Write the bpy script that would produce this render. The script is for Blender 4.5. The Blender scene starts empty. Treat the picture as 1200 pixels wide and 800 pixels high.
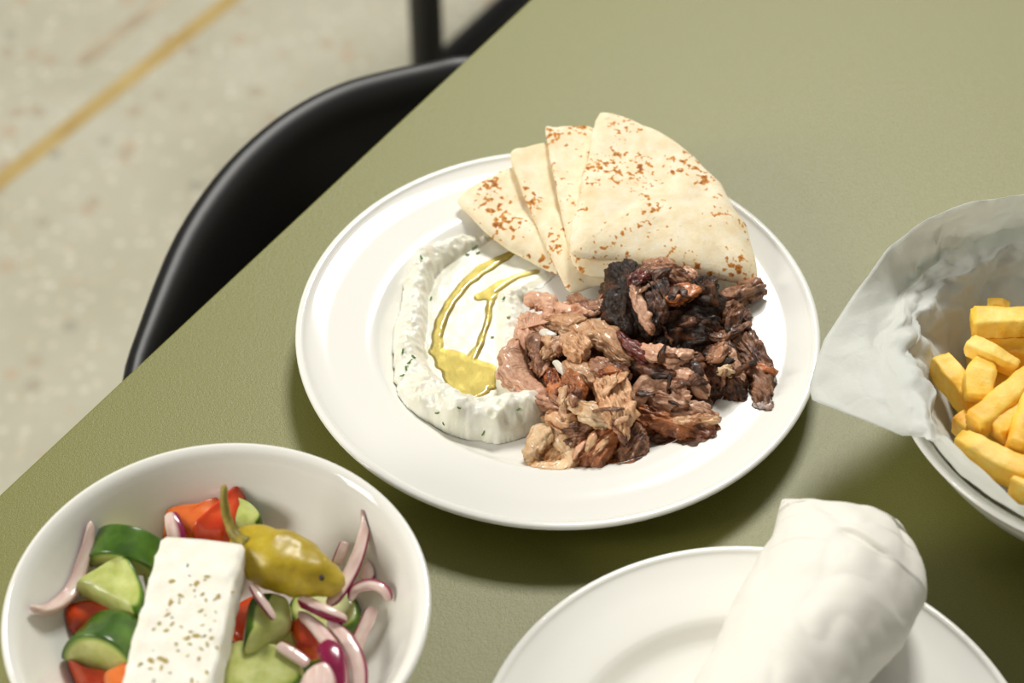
import bpy, bmesh, math, random
from mathutils import Vector, Matrix, noise
from mathutils.bvhtree import BVHTree
R = math.radians
scene = bpy.context.scene
COL = scene.collection

# ------------------------------------------------------------------ camera
TZ = 0.75                                   # table top height
CAM = Vector((0, 0, TZ + 0.875))
FPX = 2600.0                                # focal length in pixels of the 1200 px frame
MC = Matrix.Rotation(R(90 - 46.29), 3, 'X') @ Matrix.Rotation(R(-0.263), 3, 'Z')
cd = bpy.data.cameras.new('camera')
cam = bpy.data.objects.new('camera', cd)
COL.objects.link(cam)
cam.matrix_world = Matrix.Translation(CAM) @ MC.to_4x4()
cd.sensor_width = 36
cd.lens = 36 * FPX / 1200
cd.clip_start = 0.05
cd.dof.use_dof = True
cd.dof.focus_distance = 1.15
cd.dof.aperture_fstop = 6.3
scene.camera = cam

# ------------------------------------------------------------------ world, lights, exposure
wd = bpy.data.worlds.new('world')
scene.world = wd
wd.use_nodes = True
bg = wd.node_tree.nodes['Background']
bg.inputs[0].default_value = (1.0, 0.965, 0.89, 1)
bg.inputs[1].default_value = 0.22


def area(name, loc, target, sx, sy, power, col):
    ld = bpy.data.lights.new(name, 'AREA')
    ld.shape = 'RECTANGLE'
    ld.size, ld.size_y = sx, sy
    ld.energy = power
    ld.color = col
    o = bpy.data.objects.new(name, ld)
    COL.objects.link(o)
    o.location = loc
    o.rotation_euler = (Vector(target) - Vector(loc)).to_track_quat('-Z', 'Y').to_euler()
    return o


area('window_light', (0.5, 2.8, 3.35), (0.03, 0.85, 0.75), 0.8, 0.65, 80, (1.0, 0.975, 0.92))
area('side_window_light', (-2.7, -0.1, 2.1), (0.0, 0.75, 0.75), 0.9, 1.3, 54, (1.0, 0.96, 0.88))
scene.view_settings.view_transform = 'Standard'
scene.view_settings.look = 'None'
scene.view_settings.gamma = 1
scene.view_settings.use_curve_mapping = False
scene.view_settings.exposure = 0.22


# ------------------------------------------------------------------ helpers
def W(px, py, h=0.0):
    """photo pixel -> the point it shows at height h above the table top"""
    d = MC @ Vector(((px - 600) / FPX, -(py - 400) / FPX, -1))
    t = (TZ + h - CAM.z) / d.z
    return CAM + d * t


def depth(p):
    return -(MC.transposed() @ (p - CAM)).z


def lin(c):
    return tuple((v / 255 / 12.92 if v / 255 <= .04045 else ((v / 255 + .055) / 1.055) ** 2.4) for v in c) + (1,)


def catmull(P, n, closed=False):
    m = len(P)
    seg = m if closed else m - 1
    out = []
    tot = n if closed else n - 1
    for k in range(n):
        x = k / tot * seg
        i = min(int(x), seg - 1)
        t = x - i
        if closed:
            a, b, c, d = P[(i - 1) % m], P[i % m], P[(i + 1) % m], P[(i + 2) % m]
        else:
            b, c = P[i], P[i + 1]
            a = P[i - 1] if i > 0 else b * 2 - c
            d = P[i + 2] if i + 2 < m else c * 2 - b
        out.append(0.5 * (b * 2 + (c - a) * t + (a * 2 - b * 5 + c * 4 - d) * t * t + (b * 3 - a - c * 3 + d) * t ** 3))
    return out


def interp(xs, t):
    """piecewise linear value of list xs at t in 0..1"""
    if not isinstance(xs, (list, tuple)):
        return xs
    x = t * (len(xs) - 1)
    i = min(int(x), len(xs) - 2)
    return xs[i] + (xs[i + 1] - xs[i]) * (x - i)


def tag(o, label=None, cat=None, group=None, kind=None):
    if label: o['label'] = label
    if cat: o['category'] = cat
    if group: o['group'] = group
    if kind: o['kind'] = kind
    return o


def link_mesh(name, verts, faces, mat, parent=None, smooth=True, uvs=None, skin=None, origin=None, matidx=None, recalc=True):
    """one mesh object; origin at its base centre"""
    n = len(verts)
    if origin is None:
        xs = [v.x for v in verts]; ys = [v.y for v in verts]
        origin = Vector(((min(xs) + max(xs)) / 2, (min(ys) + max(ys)) / 2, min(v.z for v in verts)))
    me = bpy.data.meshes.new(name)
    me.from_pydata([tuple(v - origin) for v in verts], [], faces)
    if uvs:
        ul = me.uv_layers.new(name='fib')
        for l in me.loops:
            ul.data[l.index].uv = uvs[l.vertex_index]
    if skin:
        at = me.attributes.new('skin', 'FLOAT', 'POINT')
        at.data.foreach_set('value', skin)
    for p in me.polygons:
        p.use_smooth = smooth
    bm = bmesh.new(); bm.from_mesh(me)
    if recalc: bmesh.ops.recalc_face_normals(bm, faces=bm.faces)
    bm.to_mesh(me); bm.free()
    for m in (mat if isinstance(mat, list) else [mat]):
        me.materials.append(m)
    if matidx:
        for i, k in enumerate(matidx): me.polygons[i].material_index = k
    o = bpy.data.objects.new(name, me)
    COL.objects.link(o)
    o.location = origin
    if parent:
        o.parent = parent
        o.location = origin - parent.location
    return o


def empty(name, loc):
    o = bpy.data.objects.new(name, None)
    COL.objects.link(o)
    o.location = loc
    o.empty_display_size = .02
    return o


def normals_of(verts, faces):
    N = [Vector() for _ in verts]
    for f in faces:
        a, b, c = verts[f[0]], verts[f[1]], verts[f[2]]
        nn = (b - a).cross(c - a)
        for i in f: N[i] += nn
    return [x.normalized() if x.length > 1e-12 else Vector((0, 0, 1)) for x in N]


def rnoise(p):
    return abs(noise.noise(p))


def pillow(name, pts, th, mat, parent=None, p=4.0, n=56, K=9, amp=.0006, freq=120, fib=0.0, ffreq=420, skin=None,
           hc=0.0, clamp=None, sharp=False, seed=0, axis=None, rag=0.0, crk=0.0, skt=.80):
    """a closed thick piece from an outline of (px, py, height) points"""
    Wp = [W(*q) for q in pts]
    if sharp:                               # keep straight sides: add points along them
        Q = []
        for i, a in enumerate(Wp):
            b = Wp[(i + 1) % len(Wp)]
            Q += [a.lerp(b, .12), a.lerp(b, .5), a.lerp(b, .88)]
        O = catmull(Q, n, True)
        mult = 3
    else:
        O = catmull(Wp, n, True)
        mult = 1
    c = sum(O, Vector()) / n
    if rag:
        O = [c + (o - c) * (1 + rag * (.5 * noise.noise(o * 170 + Vector((seed, 0, 0))) + .5 * noise.noise(o * 420))) for o in O]
    c.z += hc
    if axis is None:
        sxx = sum((v.x - c.x) ** 2 for v in O); syy = sum((v.y - c.y) ** 2 for v in O); sxy = sum((v.x - c.x) * (v.y - c.y) for v in O)
        ang = .5 * math.atan2(2 * sxy, sxx - syy)
    else:
        ang = R(axis)
    ax, bx = Vector((math.cos(ang), math.sin(ang), 0)), Vector((-math.sin(ang), math.cos(ang), 0))
    ts = [math.sin(k / K * math.pi / 2) ** .9 for k in range(1, K + 1)]
    ts[-1] = 1
    V, F, SK = [], [], []

    def skinval(i, t):
        if not skin: return 0.0
        u = i / n * len(pts)
        a, b = skin
        ins = a <= u <= b or a <= u + len(pts) <= b
        return max(0, min(1, (t - skt) / .14)) if ins else 0.0
    V.append(c + Vector((0, 0, th / 2))); SK.append(0)
    V.append(c - Vector((0, 0, th / 2))); SK.append(0)
    top, bot = [], []
    for k, t in enumerate(ts):
        prof = max(0, 1 - t ** p) ** .5
        tr, br = [], []
        for i in range(n):
            b = c.lerp(O[i], t)
            z = c.z * (1 - t * t) + O[i].z * t * t
            b.z = z
            tr.append(len(V)); V.append(b + Vector((0, 0, th / 2 * prof))); SK.append(skinval(i, t))
            if t < 1:
                br.append(len(V)); V.append(b - Vector((0, 0, th / 2 * prof))); SK.append(skinval(i, t))
            else:
                br.append(tr[-1])
        top.append(tr); bot.append(br)
    for i in range(n):
        j = (i + 1) % n
        F.append((0, top[0][i], top[0][j])); F.append((1, bot[0][j], bot[0][i]))
        for k in range(K - 1):
            F.append((top[k][i], top[k + 1][i], top[k + 1][j], top[k][j]))
            F.append((bot[k][j], bot[k + 1][j], bot[k + 1][i], bot[k][i]))
    N = normals_of(V, F)
    off = Vector((seed * 3.7, seed * 1.3, 0))
    UV = []
    for i, v in enumerate(V):
        u, w = (v - c).dot(ax), (v - c).dot(bx)
        UV.append((u + seed * .37, w + seed * .21 + (v.z - c.z) * .7))
        d = amp * noise.fractal(v * freq + off, 1.0, 2.0, 3)
        if fib:
            d += fib * (.5 - rnoise(Vector((u * ffreq * .16, w * ffreq, v.z * ffreq * .6)) + off) * 1.6)
            d += fib * .9 * noise.noise(Vector((u * 90, w * 110, v.z * 120)) + off)
        if crk:
            f = noise.voronoi(Vector((u * 75, w * 260, v.z * 200)) + off)[0]
            d -= crk * max(0, 1 - (f[1] - f[0]) / .28)
            f = noise.voronoi(Vector((u * 150, w * 560, v.z * 380)) + off)[0]
            d -= crk * .45 * max(0, 1 - (f[1] - f[0]) / .3)
        V[i] = v + N[i] * d
        if clamp: V[i] = clamp(V[i])
    return link_mesh(name, V, F, mat, parent, uvs=UV, skin=SK)


def strand(name, pts, width, th, mat, parent=None, n=26, m=18, sq=2.0, end=.18, amp=.0005, freq=140, fib=0.0, ffreq=420,
           curl=0.0, roll=0.0, clamp=None, seed=0, edge=None, px=True, tip=0.05, rag=0.0, crk=0.0):
    """a closed strip lofted along a line of (px, py, height) points; width in px, thickness in m"""
    C = catmull([W(*q) for q in pts] if px else [Vector(q) for q in pts], n)
    L = [0]
    for i in range(1, n): L.append(L[-1] + (C[i] - C[i - 1]).length)
    V, F, UV, SK = [], [], [], []
    rings = []
    off = Vector((seed * 2.9, seed * 4.1, 0))
    for i in range(n):
        t = L[i] / L[-1]
        T = (C[min(i + 1, n - 1)] - C[max(i - 1, 0)]).normalized()
        S = T.cross(Vector((0, 0, 1)))
        S = S.normalized() if S.length > 1e-4 else Vector((1, 0, 0))
        U = S.cross(T).normalized()
        q = Matrix.Rotation(R(interp(roll, t)), 3, T)
        S, U = q @ S, q @ U
        e = min(t, 1 - t) / end if end > 0 else 1
        k = max(tip, (1 - (1 - min(1, e)) ** 2.2) ** .5)
        w = interp(width, t) * (depth(C[i]) / FPX if px else 1) / 2 * k
        if rag: w *= 1 + rag * noise.noise(Vector((L[i] * 190, seed * 5.1, 0)))
        hh = interp(th, t) / 2 * (max(.12, k))
        ring = []
        for j in range(m):
            a = 2 * math.pi * j / m
            ca, sa = math.cos(a), math.sin(a)
            ca = math.copysign(abs(ca) ** (2 / sq), ca); sa = math.copysign(abs(sa) ** (2 / sq), sa)
            ring.append(len(V))
            if rag:
                rf = 1 + rag * .9 * noise.noise(Vector((ca * 1.2, sa * 1.2, seed * 3.3 + t * 1.6))) + rag * .7 * noise.noise(Vector((ca * 3.1, sa * 3.1, seed * 1.7 + t * 2.2)))
                ca *= rf; sa *= rf
            V.append(C[i] + S * (ca * w) + U * (sa * hh - curl * w * ca * ca))
            if rag and (i < 3 or i > n - 4):
                V[-1] += T * (.003 * rag * 2 * noise.noise(Vector((ca * 2.4, sa * 2.4, seed * 7.7 + (0 if i < 3 else 5)))))
            UV.append((L[i] + seed * .37, (j / m) * 2.6 * w + seed * .21))
            SK.append(0.0 if edge is None else edge(ca, sa, t))
        rings.append(ring)
    for i in range(n - 1):
        for j in range(m):
            F.append((rings[i][j], rings[i][(j + 1) % m], rings[i + 1][(j + 1) % m], rings[i + 1][j]))
    for r_, c in ((rings[0], C[0]), (rings[-1], C[-1])):
        ci = len(V); cc = sum((V[x] for x in r_), Vector()) / m
        V.append(cc); UV.append(UV[r_[0]]); SK.append(SK[r_[0]])
        for j in range(m):
            F.append((ci, r_[j], r_[(j + 1) % m]))
    N = normals_of(V, F)
    for i, v in enumerate(V):
        u, w = UV[i]
        d = amp * noise.fractal(v * freq + off, 1.0, 2.0, 3)
        if fib:
            d += fib * (.5 - rnoise(Vector((u * ffreq * .13, w * ffreq, 0)) + off) * 1.6)
            d += fib * .9 * noise.noise(v * 110 + off)
        if crk:
            f = noise.voronoi(Vector((u * 75, w * 300, seed)) + off)[0]
            d -= crk * max(0, 1 - (f[1] - f[0]) / .28)
            f = noise.voronoi(Vector((u * 150, w * 620, seed)) + off)[0]
            d -= crk * .45 * max(0, 1 - (f[1] - f[0]) / .3)
        V[i] = v + N[i] * d
        if clamp: V[i] = clamp(V[i])
    return link_mesh(name, V, F, mat, parent, uvs=UV, skin=SK)


def lathe(name, prof, centre, mat, parent=None, n=128, sub=5, closed=True):
    P = catmull([Vector((r, z, 0)) for r, z in prof], (len(prof) - 1) * sub + 1)
    V, F = [], []
    for q in P:
        for j in range(n):
            a = 2 * math.pi * j / n
            V.append(centre + Vector((max(q.x, 1e-5) * math.cos(a), max(q.x, 1e-5) * math.sin(a), q.y)))
    for i in range(len(P) - 1):
        for j in range(n):
            F.append((i * n + j, i * n + (j + 1) % n, (i + 1) * n + (j + 1) % n, (i + 1) * n + j))
    return link_mesh(name, V, F, mat, parent, origin=centre)


def tube(name, P, r, mat, parent=None, m=14, n=None, sq=2):
    return strand(name, [tuple(p) for p in P], 2 * r, 2 * r, mat, parent, n=n or max(8, len(P) * 6), m=m, end=0, amp=0, px=False, sq=sq)


def box(name, lo, hi, mat, parent=None, bevel=.002, M=None):
    bm = bmesh.new()
    bmesh.ops.create_cube(bm, size=1)
    lo, hi = Vector(lo), Vector(hi)
    for v in bm.verts:
        v.co = Vector((lo[k] + (v.co[k] + .5) * (hi[k] - lo[k]) for k in range(3)))
    if bevel:
        bmesh.ops.bevel(bm, geom=bm.edges[:], offset=bevel, segments=3, affect='EDGES', profile=.5)
    bm.verts.index_update()
    V = [(M @ v.co) if M else v.co.copy() for v in bm.verts]
    F = [[v.index for v in f.verts] for f in bm.faces]
    bm.free()
    return link_mesh(name, V, F, mat, parent, smooth=False)


# ------------------------------------------------------------------ materials
class NT:
    def __init__(s, name):
        s.m = bpy.data.materials.new(name); s.m.use_nodes = True
        s.t = s.m.node_tree; s.b = s.t.nodes['Principled BSDF']; s.out = s.t.nodes['Material Output']

    def n(s, typ, ins=None, **kw):
        x = s.t.nodes.new('ShaderNode' + typ)
        for k, v in kw.items(): setattr(x, k, v)
        for k, v in (ins or {}).items(): s.set(x.inputs[k], v)
        return x

    def set(s, sock, v):
        if hasattr(v, 'is_output') or isinstance(v, bpy.types.NodeSocket): s.t.links.new(v, sock)
        else: sock.default_value = v

    def p(s, **kw):
        for k, v in kw.items(): s.set(s.b.inputs[k.replace('_', ' ')], v)

    def obj(s): return s.n('TexCoord').outputs['Object']

    def noise(s, vec, scale, detail=3, rough=.55, dist=0.0):
        return s.n('TexNoise', {'Vector': vec, 'Scale': scale, 'Detail': detail, 'Roughness': rough, 'Distortion': dist}).outputs['Fac']

    def ramp(s, fac, *stops):
        x = s.n('ValToRGB', {'Fac': fac})
        e = x.color_ramp.elements
        while len(e) < len(stops): e.new(.5)
        for el, (pos, c) in zip(e, stops):
            el.position = pos
            el.color = c if len(c) == 4 else lin(c)
        return x.outputs[0]

    def mix(s, fac, a, b, mode='MIX'):
        x = s.n('Mix', data_type='RGBA', blend_type=mode)
        s.set(x.inputs[0], fac); s.set(x.inputs[6], a); s.set(x.inputs[7], b)
        return x.outputs[2]

    def math(s, op, a, b=0.0):
        x = s.n('Math', operation=op); s.set(x.inputs[0], a); s.set(x.inputs[1], b)
        return x.outputs[0]

    def bump(s, h, strength, dist=.001, normal=None):
        x = s.n('Bump', {'Height': h, 'Strength': strength, 'Distance': dist})
        if normal: s.set(x.inputs['Normal'], normal)
        s.p(Normal=x.outputs[0])
        return x.outputs[0]

    def randoff(s):
        """object coordinates shifted per object"""
        oi = s.n('ObjectInfo').outputs['Random']
        sc = s.math('MULTIPLY', oi, 7.3)
        cv = s.n('CombineXYZ', {0: sc, 1: sc, 2: sc}).outputs[0]
        return s.n('VectorMath', {0: s.obj(), 1: cv}, operation='ADD').outputs[0]


WHITE, BLACK = (1, 1, 1, 1), (0, 0, 0, 1)
M = {}


def simple(name, col, rough, **kw):
    t = NT(name); t.p(Base_Color=lin(col), Roughness=rough, **kw); M[name] = t.m
    return t


# glazed china
t = simple('china', (238, 237, 230), .08, Specular_IOR_Level=.36)
# table laminate: fine metallic-looking grain
t = NT('table_laminate'); v = t.obj()
g = t.noise(v, 1500, 2, .6)
g2 = t.noise(v, 700, 2)
c = t.ramp(g, (.30, (104, 104, 36)), (.70, (130, 129, 60)))
t.p(Base_Color=c, Roughness=.47, Specular_IOR_Level=.75)
t.bump(t.mix(.5, g, g2), .45, .0007)
M['table'] = t.m
simple('table_edge', (92, 92, 50), .5)
simple('black_plastic', (9, 8, 7), .45)
simple('black_metal', (14, 13, 12), .4)
# terrazzo
t = NT('terrazzo'); v = t.obj()
v1 = t.n('TexVoronoi', {'Vector': v, 'Scale': 38.0}); v2 = t.n('TexVoronoi', {'Vector': v, 'Scale': 95.0})
base = t.ramp(t.noise(v, 9, 4), (.3, (184, 180, 158)), (.7, (196, 193, 174)))


def chips(vo, lo, hi, d):
    bw = t.n('SeparateColor', {0: vo.outputs['Color']}).outputs
    sel = t.ramp(bw[0], (lo, BLACK), (lo + .01, WHITE))
    near = t.ramp(vo.outputs['Distance'], (d, WHITE), (d + .08, BLACK))
    return t.math('MULTIPLY', sel, near), bw[1]


f1, r1 = chips(v1, .72, 1, .34)
f2, r2 = chips(v2, .55, 1, .36)
col = t.mix(f2, base, t.ramp(r2, (0, (190, 176, 148)), (.5, (220, 216, 198)), (1, (184, 180, 160))))
col = t.mix(f1, col, t.ramp(r1, (0, (178, 170, 148)), (.5, (194, 176, 150)), (1, (168, 165, 148))))
t.p(Base_Color=col, Roughness=.45)
M['terrazzo'] = t.m
t = NT('brass'); t.p(Base_Color=t.ramp(t.noise(t.obj(), 14, 3), (.3, (180, 152, 90)), (.7, (202, 178, 118))), Roughness=.5, Metallic=.15); M['brass'] = t.m
t = NT('floor_joint'); t.p(Base_Color=t.ramp(t.noise(t.obj(), 22, 3), (.35, (168, 152, 126)), (.65, (196, 184, 158))), Roughness=.6); M['joint'] = t.m

# flatbread
t = NT('pita_bread'); v = t.randoff()
blot = t.noise(v, 55, 3)
base = t.ramp(t.noise(v, 120, 4, .6), (.3, (236, 217, 176)), (.55, (245, 232, 200)), (.8, (250, 243, 222)))
warm = t.mix(t.ramp(blot, (.52, BLACK), (.72, (150, 150, 150))), base, lin((222, 180, 116)))
sp = t.noise(v, 330, 1, .5, .25)
cl = t.noise(v, 38, 2)
s1 = t.math('ADD', t.math('MULTIPLY', sp, .58), t.math('MULTIPLY', cl, .60))
m1 = t.ramp(s1, (.685, BLACK), (.72, WHITE))
m2 = t.ramp(s1, (.74, BLACK), (.80, WHITE))
col = t.mix(m1, warm, lin((206, 138, 52)))
col = t.mix(m2, col, lin((150, 84, 24)))
t.p(Base_Color=col, Roughness=.75, Subsurface_Weight=.12, Subsurface_Scale=.002)
t.b.inputs['Subsurface Radius'].default_value = (1, .6, .3)
t.bump(t.mix(.5, t.noise(v, 700, 3), t.noise(v, 160, 3)), .35, .0012)
M['pita'] = t.m


def meat(name, a, b, crust, amount, rough=.42, spec=.5, coat=.25):
    t = NT(name)
    uv = t.n('UVMap', uv_map='fib').outputs[0]
    mp = t.n('Mapping', {'Vector': uv, 'Scale': (120, 1300, 1)}).outputs[0]
    fb = t.noise(mp, 1.0, 4, .6, .4)
    v = t.randoff()
    cr = t.noise(v, 85, 4, .6, .5)
    col = t.mix(t.ramp(fb, (.36, BLACK), (.64, WHITE)), lin(a), lin(b))
    col = t.mix(t.ramp(t.noise(v, 45, 2), (.4, BLACK), (.7, (110, 110, 110))), col, lin(tuple(min(255, x + 26) for x in a)))
    hi = 1 - amount
    col = t.mix(t.ramp(cr, (max(0, hi - .07), BLACK), (min(1, hi + .07), WHITE)), col, lin(crust))
    oi = t.n('ObjectInfo').outputs['Random']
    val = t.math('ADD', t.math('MULTIPLY', oi, .34), .83)
    col = t.n('HueSaturation', {'Color': col, 'Value': val}).outputs[0]
    t.p(Base_Color=col, Roughness=t.ramp(cr, (.3, (rough,) * 3 + (1,)), (.7, (rough * .7,) * 3 + (1,))), Subsurface_Weight=.12, Subsurface_Scale=.0015,
        Coat_Weight=coat, Coat_Roughness=.16, Specular_IOR_Level=spec)
    t.b.inputs['Subsurface Radius'].default_value = (1, .4, .25)
    h = t.mix(.45, fb, t.noise(v, 420, 4, .65))
    t.bump(h, 1.0, .002)
    M[name] = t.m


meat('meat_pale', (232, 188, 144), (206, 150, 106), (172, 108, 60), .40, coat=.4)
meat('meat_pink', (226, 180, 148), (200, 146, 114), (172, 112, 76), .38, coat=.4)
meat('meat_cream', (240, 208, 166), (224, 182, 136), (214, 158, 100), .40, coat=.4)
meat('meat_brown', (182, 130, 94), (142, 92, 62), (92, 52, 28), .46, coat=.4)
meat('meat_crust', (210, 132, 76), (178, 100, 50), (116, 56, 24), .46, rough=.34, coat=.4)
meat('meat_dark', (128, 82, 54), (86, 50, 31), (46, 24, 13), .46, rough=.4, coat=.2)
meat('meat_char', (52, 32, 19), (30, 17, 9), (118, 70, 36), .44, rough=.42, coat=.08, spec=.35)
meat('meat_red', (120, 44, 26), (90, 32, 20), (58, 22, 12), .45, rough=.3, coat=.5)
simple('meat_fat', (228, 222, 206), .3, Subsurface_Weight=.2, Subsurface_Scale=.002)

# yoghurt dip
t = NT('tzatziki'); v = t.obj()
col = t.ramp(t.noise(v, 90, 4), (.35, (236, 234, 214)), (.65, (246, 245, 232)))
gr = t.noise(v, 210, 2, .5)
col = t.mix(t.ramp(gr, (.66, BLACK), (.78, (90, 90, 90))), col, lin((196, 206, 168)))
t.p(Base_Color=col, Roughness=.38, Subsurface_Weight=.15, Subsurface_Scale=.002, Coat_Weight=.15, Coat_Roughness=.15)
t.bump(t.noise(v, 260, 4, .6), .35, .001)
M['tzatziki'] = t.m
t = NT('olive_oil')
tr = t.n('BsdfTransparent', {'Color': lin((255, 244, 190))})
gl = t.n('BsdfGlossy', {'Color': WHITE, 'Roughness': .04})
fr = t.n('Fresnel', {'IOR': 1.5})
mx = t.n('MixShader', {0: fr.outputs[0], 1: tr.outputs[0], 2: gl.outputs[0]})
t.t.links.new(mx.outputs[0], t.out.inputs[0])
M['oil'] = t.m
simple('dill', (88, 122, 52), .6)

# salad
t = NT('cucumber'); v = t.obj()
at = t.n('Attribute', attribute_name='skin').outputs['Fac']
fl = t.ramp(t.noise(v, 95, 3), (.3, (176, 186, 92)), (.6, (208, 214, 138)), (.8, (218, 222, 160)))
sk = t.ramp(t.noise(v, 60, 3), (.35, (52, 84, 20)), (.65, (86, 126, 34)))
col = t.mix(t.ramp(at, (.0, BLACK), (.35, WHITE)), fl, lin((150, 176, 70)))
col = t.mix(t.ramp(at, (.35, BLACK), (.7, WHITE)), col, sk)
t.p(Base_Color=col, Roughness=t.ramp(at, (.2, (.42, .42, .42, 1)), (.8, (.22, .22, .22, 1))), Subsurface_Weight=.15, Subsurface_Scale=.003, Coat_Weight=.3, Coat_Roughness=.1)
t.bump(t.noise(v, 180, 2), .15, .001)
M['cucumber'] = t.m
for nm, a, b in (('tomato', (196, 44, 14), (226, 92, 26)), ('tomato_orange', (222, 96, 30), (232, 140, 70))):
    t = NT(nm); v = t.obj()
    t.p(Base_Color=t.ramp(t.noise(v, 60, 3), (.3, a), (.7, b)), Roughness=.24, Subsurface_Weight=.15, Subsurface_Scale=.003, Coat_Weight=.4, Coat_Roughness=.08)
    t.bump(t.noise(v, 150, 3), .15, .001)
    M[nm] = t.m
t = NT('red_onion'); at = t.n('Attribute', attribute_name='skin').outputs['Fac']
uv = t.n('UVMap', uv_map='fib').outputs[0]
st = t.noise(t.n('Mapping', {'Vector': uv, 'Scale': (60, 900, 1)}).outputs[0], 1.0, 2)
base = t.ramp(st, (.3, (216, 180, 172)), (.7, (238, 220, 208)))
t.p(Base_Color=t.mix(at, base, lin((132, 12, 64))), Roughness=.22, Subsurface_Weight=.2, Subsurface_Scale=.002, Coat_Weight=.35, Coat_Roughness=.1)
M['onion'] = t.m
t = NT('pickled_pepper'); v = t.obj()
t.p(Base_Color=t.ramp(t.noise(v, 70, 4, .6), (.3, (160, 134, 18)), (.55, (186, 162, 34)), (.75, (204, 182, 76))), Roughness=.42, Subsurface_Weight=.12, Subsurface_Scale=.003, Coat_Weight=.12, Coat_Roughness=.2)
t.bump(t.noise(v, 170, 3), .3, .0012)
M['pepper'] = t.m
t = NT('pepper_stem'); t.p(Base_Color=t.ramp(t.noise(t.obj(), 150, 3), (.3, (116, 102, 28)), (.7, (164, 148, 62))), Roughness=.5); M['pepper_stem'] = t.m
t = NT('feta'); v = t.obj()
t.p(Base_Color=t.ramp(t.noise(v, 130, 4), (.3, (238, 234, 216)), (.7, (248, 246, 236))), Roughness=.55, Subsurface_Weight=.2, Subsurface_Scale=.003)
t.bump(t.mix(.5, t.noise(v, 500, 4, .6), t.noise(v, 130, 3)), .5, .001)
M['feta'] = t.m
simple('oregano', (172, 152, 84), .8)
simple('pepper_speck', (44, 36, 22), .7)

# fries, papers
t = NT('fries'); v = t.randoff()
col = t.ramp(t.noise(v, 48, 4, .6), (.3, (236, 172, 44)), (.5, (249, 202, 76)), (.72, (254, 226, 132)))
t.p(Base_Color=col, Roughness=.5, Subsurface_Weight=.2, Subsurface_Scale=.003)
t.b.inputs['Subsurface Radius'].default_value = (1, .6, .15)
t.bump(t.noise(v, 520, 4, .65), .35, .001)
M['fries'] = t.m


def paper(name, col, rough, tl, strength=.25):
    t = NT(name); v = t.obj()
    t.p(Base_Color=lin(col), Roughness=rough, Specular_IOR_Level=.35)
    vo = t.n('TexVoronoi', {'Vector': v, 'Scale': 55.0}, feature='DISTANCE_TO_EDGE').outputs[0]
    h = t.math('ADD', t.math('MULTIPLY', vo, .6), t.math('MULTIPLY', t.noise(v, 60, 4), .6))
    nb = t.bump(h, strength, .003)
    if tl:
        tb = t.n('BsdfTranslucent', {'Color': lin(col)})
        mx = t.n('MixShader', {0: tl, 1: t.b.outputs[0], 2: tb.outputs[0]})
        t.t.links.new(mx.outputs[0], t.out.inputs[0])
    M[name] = t.m


paper('parchment', (240, 242, 237), .5, .42, .6)
paper('wrap_paper', (238, 235, 225), .55, 0, .12)

# ------------------------------------------------------------------ setting: floor
box('floor', (-5, -3, -.05), (5, 7, 0), M['terrazzo'], bevel=0)['kind'] = 'structure'
ED = Vector((.5586, .82944, 0)); EN = Vector((-.82944, .5586, 0)); E1 = Vector((-.2627, .72985, 0))


def UN(u, n, z):
    return E1 + ED * u + EN * n + Vector((0, 0, z))


def strip(name, a, b, w, mat):
    a, b = Vector(a), Vector(b)
    d = (b - a).normalized()
    ang = math.atan2(d.y, d.x)
    Mx = Matrix.Translation(a) @ Matrix.Rotation(ang, 4, 'Z')
    o = box(name, (-3.0, -w / 2, -.004), (4.0, w / 2, .0006), mat, bevel=0, M=Mx)
    o['kind'] = 'structure'
    return o


tag(strip('trim_1', (-.556, 1.80, 0), (-.333, 2.117, 0), .021, M['brass']), 'brass divider strip set into the terrazzo floor', 'floor strip')
o = box('trim_2', (0, -.009, -.004), (1.8, .009, .0005), M['joint'], bevel=0,
        M=Matrix.Translation((-.497, 2.0, 0)) @ Matrix.Rotation(math.atan2(.126, .09), 4, 'Z'))
tag(o, 'faded brown joint line in the floor beside the brass strip', 'floor strip', kind='structure')

# ------------------------------------------------------------------ table
tb = empty('cafe_table', UN(.6, -.42, 0))
tag(tb, 'olive green laminate cafe table carrying the plates and bowls', 'table')
MT = Matrix.Translation(E1 + Vector((0, 0, 0))) @ Matrix(((ED.x, EN.x, 0, 0), (ED.y, EN.y, 0, 0), (0, 0, 1, 0), (0, 0, 0, 1)))
top = box('tabletop', (-.75, -.80, TZ - .022), (1.55, 0, TZ), M['table'], tb, bevel=.0012, M=MT)
for u in (-.6, 1.4):
    for n in (-.72, -.30):
        box('leg', (u - .022, n - .022, 0), (u + .022, n + .022, TZ - .022), M['black_metal'], tb, M=MT)
for n in (-.72, -.30):
    box('apron', (-.578, n - .012, TZ - .075), (1.378, n + .012, TZ - .022), M['black_metal'], tb, M=MT)


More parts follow.
